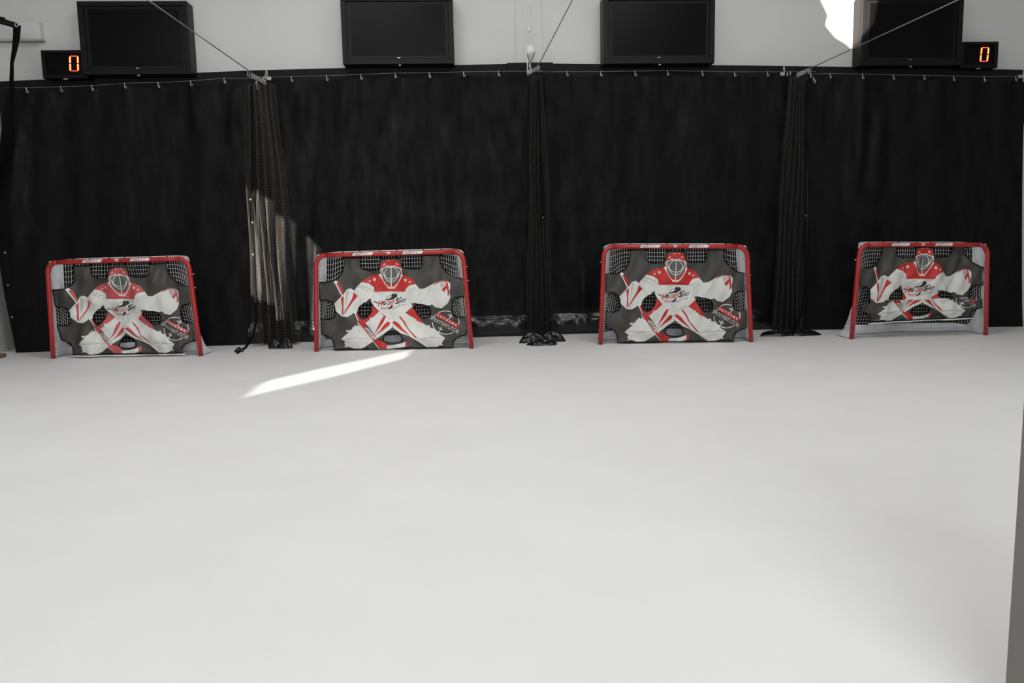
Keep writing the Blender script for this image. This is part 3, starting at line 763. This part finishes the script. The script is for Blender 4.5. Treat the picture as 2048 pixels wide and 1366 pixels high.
    # roof of the net
    for i in range(4, NU-3, 1):
        p = tc[i]; xx = max(c_[0]+.05, min(d_[0]-.05, lerp(c_[0]+.05, d_[0]-.05, (i-4)/(NU-8)))); q.tube([(xx, .02, ztop(xx)), ((xx+p[0])/2, p[1]/2, ztop(p[0])-.005), (p[0], p[1], ztop(p[0])+.021*min(1, p[1]/.34))], .003, cord, n=3, caps=False)
    for k in range(1, 9):
        yy = .05*k; ins = .05+interp([0, .12, .26, .36, .4], [0, .03, .11, .27, .5], yy); q.tube([(x, yy, ztop(x)-.012) for x in [lerp(c_[0]+ins, d_[0]-ins, i/12) for i in range(13)]], .003, cord, n=3, caps=False)
    q.build('net', root)
    q = MB(); q.tube([(x, y, .028) for x, y in base_c], .024, white_tube, n=8); q.build('base_frame', root, smooth=True)
    q = MB(); q.tube([(x, y, ztop(x)+.021*min(1, y/.34)) for x, y in top_c], .019, white_tube, n=8); q.build('top_frame', root, smooth=True)
    # white skirt round the base
    def SK(u, v):
        p = S(u*NU, 0); p2 = S(u*NU, .10); r_ = lerp(p.z, p2.z, v); y = lerp(p.y, p2.y, v)-.012-.02*math.sin(math.pi*v); return V((lerp(p.x, p2.x, v), y+.006*math.sin(u*90), r_-.012))
    q = MB(); q.grid(lambda u, v: SK(lerp(.03, .97, u), v), 150, 6, white_pad); q.build('base_skirt', root, smooth=True)
    # white side panels
    for sgn in (-1, 1):
        def wid(v):   # reach behind the post, in net steps
            if v < .32: return lerp(12, 3.2, (v/.32)**.8)
            if v < .70: return 2.4
            if v < .74: return lerp(2.4, 6.5, (v-.70)/.04)
            return 6.5
        def SP(u, v):
            i = wid(v)*u*.9; i = i if sgn < 0 else NU-i
            p = S(i, v); p.x += -sgn*.006; return p
        q = MB(); q.grid(SP, 14, 60, white_pad); q.build('side_panel', root, smooth=True)
        # lacing round the post
        q = MB(); n = 44
        for k in range(n):
            t = .05+.85*k/n; x, z = PL(sgn, t)
            q.tube([(x-sgn*.033, -.012, z), (x-sgn*.045, .03, z+.006), (x-sgn*.02, .05, z+.014)], .004, cord, n=4)
        q.build('lacing', root)
    # snap clips on the outer side of the posts
    for sgn, t in ((-1, .84), (1, .70), (1, .84), (-1, .3)):
        x, z = PL(sgn, t); q = MB(); q.tube([(x+sgn*.02, .02, z), (x+sgn*.042, .02, z+.004)], .007, white_tube, n=6); q.build('clip', root)
    # stickers on the crossbar
    def bar(s, y, z, m_, L_=None): pass
    def on_bar(x, h):  # wraps on the front of the crossbar; h -1..1
        an = h*.9; px = x; zc = lerp(c_[2], d_[2], (x-c_[0])/(d_[0]-c_[0])); return V((px, -math.cos(an)*(PR+.0012), zc+math.sin(an)*(PR+.0012)))
    for cx_ in (-.345, .29):
        q = MB(); hw = .125*wb
        q.grid(lambda u, v: on_bar(cx_*wb+lerp(-hw, hw, u)+lerp(-.012, .012, v), lerp(-.55, .85, v)), 6, 5, stick_w)
        vs, fs = TXT1
        for k, (vv, ff, mt) in enumerate(((TXT1[0], TXT1[1], stick_k), (TXT2[0], TXT2[1], stick_r), (TXT3[0], TXT3[1], stick_k))):
            for f in ff:
                pts_ = []
                for i in f:
                    x, y = vv[i]; X = cx_*wb-hw*.86+(x+(0, 2.62, 4.35)[k])*.034+y*.008; p = on_bar(X, lerp(-.25, .6, y/.72)); p.y -= .0012; pts_.append(p)
                q.face(pts_, mt)
        o = q.build('crossbar_sticker', root); o['label'] = 'white sticker with black and red lettering'
    q = MB(); q.face([on_bar(-.025*wb+dx, h)-V((0, .001, 0)) for dx, h in ((-.04, .8), (.04, .8), (.03, .1), (.012, -.5), (-.012, -.5), (-.03, .1))][::-1], stick_p)
    q.face([on_bar(-.025*wb+dx, h)-V((0, .002, 0)) for dx, h in ((-.02, .6), (.02, .6), (0, 0))][::-1], stick_w)
    o = q.build('crossbar_emblem', root); o['label'] = 'small pale pink shield sticker'
    # ---------------- target sheet, hung in the opening
    bm = banner_mats(lightwash)
    broot = thing('target_sheet', blabel, 'target sheet', o0, 'printed goalkeeper sheets in the goals'); broot.rotation_euler = (0, 0, rot)
    rr = random.Random(idx); ph = [rr.uniform(0, 6) for _ in range(8)]
    def warp(s, t):
        """sheet coordinate -> local point"""
        y = .012; dz = 0; ss = s
        if mode == 'folded':
            # the lower part is pushed up: it folds over itself above the pads, hem clear of the floor
            ss = s*(1-.03*max(0, (.55-t)/.55)) - .004
            if t > .42: tt = (.44+(t-.42)*1.03 if t < .93 else lerp(.965, .99, (t-.93)/.07)); y += .04*max(0, (.6-tt)/.2)
            elif t > .35: k = (.42-t)/.07; tt = lerp(.435, .385, k); y += lerp(.034, .0, k)
            elif t > .28: k = (.35-t)/.07; tt = lerp(.385, .41, k); y += lerp(.0, -.06, k)
            else: k = (.28-t)/.28; tt = lerp(.41, .185, k); y += lerp(-.06, -.015, k)+.012*math.sin(k*9)
            wgt = max(0, min(1, (.46-t)/.1))
            tt += wgt*(.020*s + .014*math.sin(abs(s)*4.2+.5)*min(1, t/.15) - .004)
            t = tt
        elif mode == 'sunk':
            ss = s*(1-.03*(1-t))+.018*(1-t); t = lerp(.022, .985, t)
            y += .02*math.sin(t*5)
        x, z = PL(ss, t)
        amp = .013 if mode == 'flat' else .022
        y += amp*(math.sin(s*5+t*4+ph[0])+.6*math.sin(s*11-t*7+ph[1])+.35*math.sin(s*3+t*23+ph[2]))
        k3 = 2.0 if mode == 'flat' else 3.0
        y += k3*(.0055*math.sin(s*19+t*8+ph[3]) + .004*math.sin(t*29+s*7+ph[4])*(1.2-t) + .0035*math.sin(s*31-t*17+ph[5]))
        y += .010*math.exp(-((t-.11)/.018)**2)*(-1)      # crease across the pads
        for k in (-.62, .52, -.35, .36):                     # pulls from the hanging straps
            y += .014*math.exp(-((s-k-.35*(1-t)*(1 if k < 0 else -1))/.04)**2)*max(0, (t-.6)/.4)
        z = max(z, .02)
        return V((x, y, z))
    me = bpy.data.meshes.new('printed_sheet'); me.from_pydata([tuple(warp(*p)) for p in SV], [], [f for f, _ in SF])
    for q_ in bm: me.materials.append(q_)
    me.polygons.foreach_set('material_index', [m_ for _, m_ in SF]); me.polygons.foreach_set('use_smooth', [True]*len(SF)); me.update()
    o = bpy.data.objects.new('printed_sheet', me); COL.objects.link(o); o.parent = broot
    sol = o.modifiers.new('thickness', 'SOLIDIFY'); sol.thickness = .002; sol.offset = 1
    for vs, fs, mt in TT:
        q = MB()
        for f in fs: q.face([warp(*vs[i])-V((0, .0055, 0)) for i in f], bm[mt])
        q.build('lettering', broot)
    # stitched black edging
    q = MB(); OE = [warp(*p)-V((0, .004, 0)) for p in OUTs]
    q.tube(OE, .0065, strap_m, n=5, closed=True)
    for h in HOLs: q.tube([warp(*p)-V((0, .004, 0)) for p in h], .0055, strap_m, n=5, closed=True)
    q.build('edging', broot, smooth=True)
    if mode != 'flat':
        t0 = .008
        q = MB(); q.tube([warp(lerp(-.80, .80, i/16), t0)+V((0, -.01, -.012)) for i in range(17)], .010, white_tube, n=6); q.build('hem_rod', broot, smooth=True)
    # straps looping the sheet to the crossbar
    for s_ in (-.93, -.63, -.40, -.12, .10, .46, .70, .9):
        e = .955 if abs(s_) < .85 else .9
        x, z = PL(s_, e); x2, z2 = PL(s_, 1)
        if abs(s_) < .85:
            q = MB(); q.tube([(x, .01, z), (x, -PR*.2+.04, z2-.01), (x, PR+.008, z2+.0), (x, 0.0, z2+PR+.006)], .012, strap_m, n=4, flat=.3, flatdir=(0, 1, 0)); q.build('strap', broot)
    return root
TXT1 = text_tris('PACET', True, .95); TXT2 = text_tris('IVE', True, .95); TXT3 = text_tris('+', True, 1)
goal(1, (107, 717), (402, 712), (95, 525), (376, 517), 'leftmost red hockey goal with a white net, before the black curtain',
     'pinkish printed goalkeeper sheet hanging in the leftmost goal', 'sunk', True)
goal(2, (633, 703), (943, 697), (632, 511), (926, 502.5), 'second red hockey goal from the left, just behind the sunlit floor stripe',
     'printed goalkeeper sheet in the second goal, reaching down beside the sunlit floor stripe', 'flat')
goal(3, (1201, 689), (1502, 684), (1208, 493), (1494, 493), 'third red hockey goal from the left, right of the middle net bundle',
     'printed goalkeeper sheet hanging taut in the third goal from the left', 'flat')
goal(4, (1703, 678), (1971, 670), (1720, 489.5), (1975, 489.5), 'rightmost red hockey goal with its white net base showing below the sheet',
     'crumpled goalkeeper sheet in the rightmost goal, hem raised clear of the floor', 'folded')
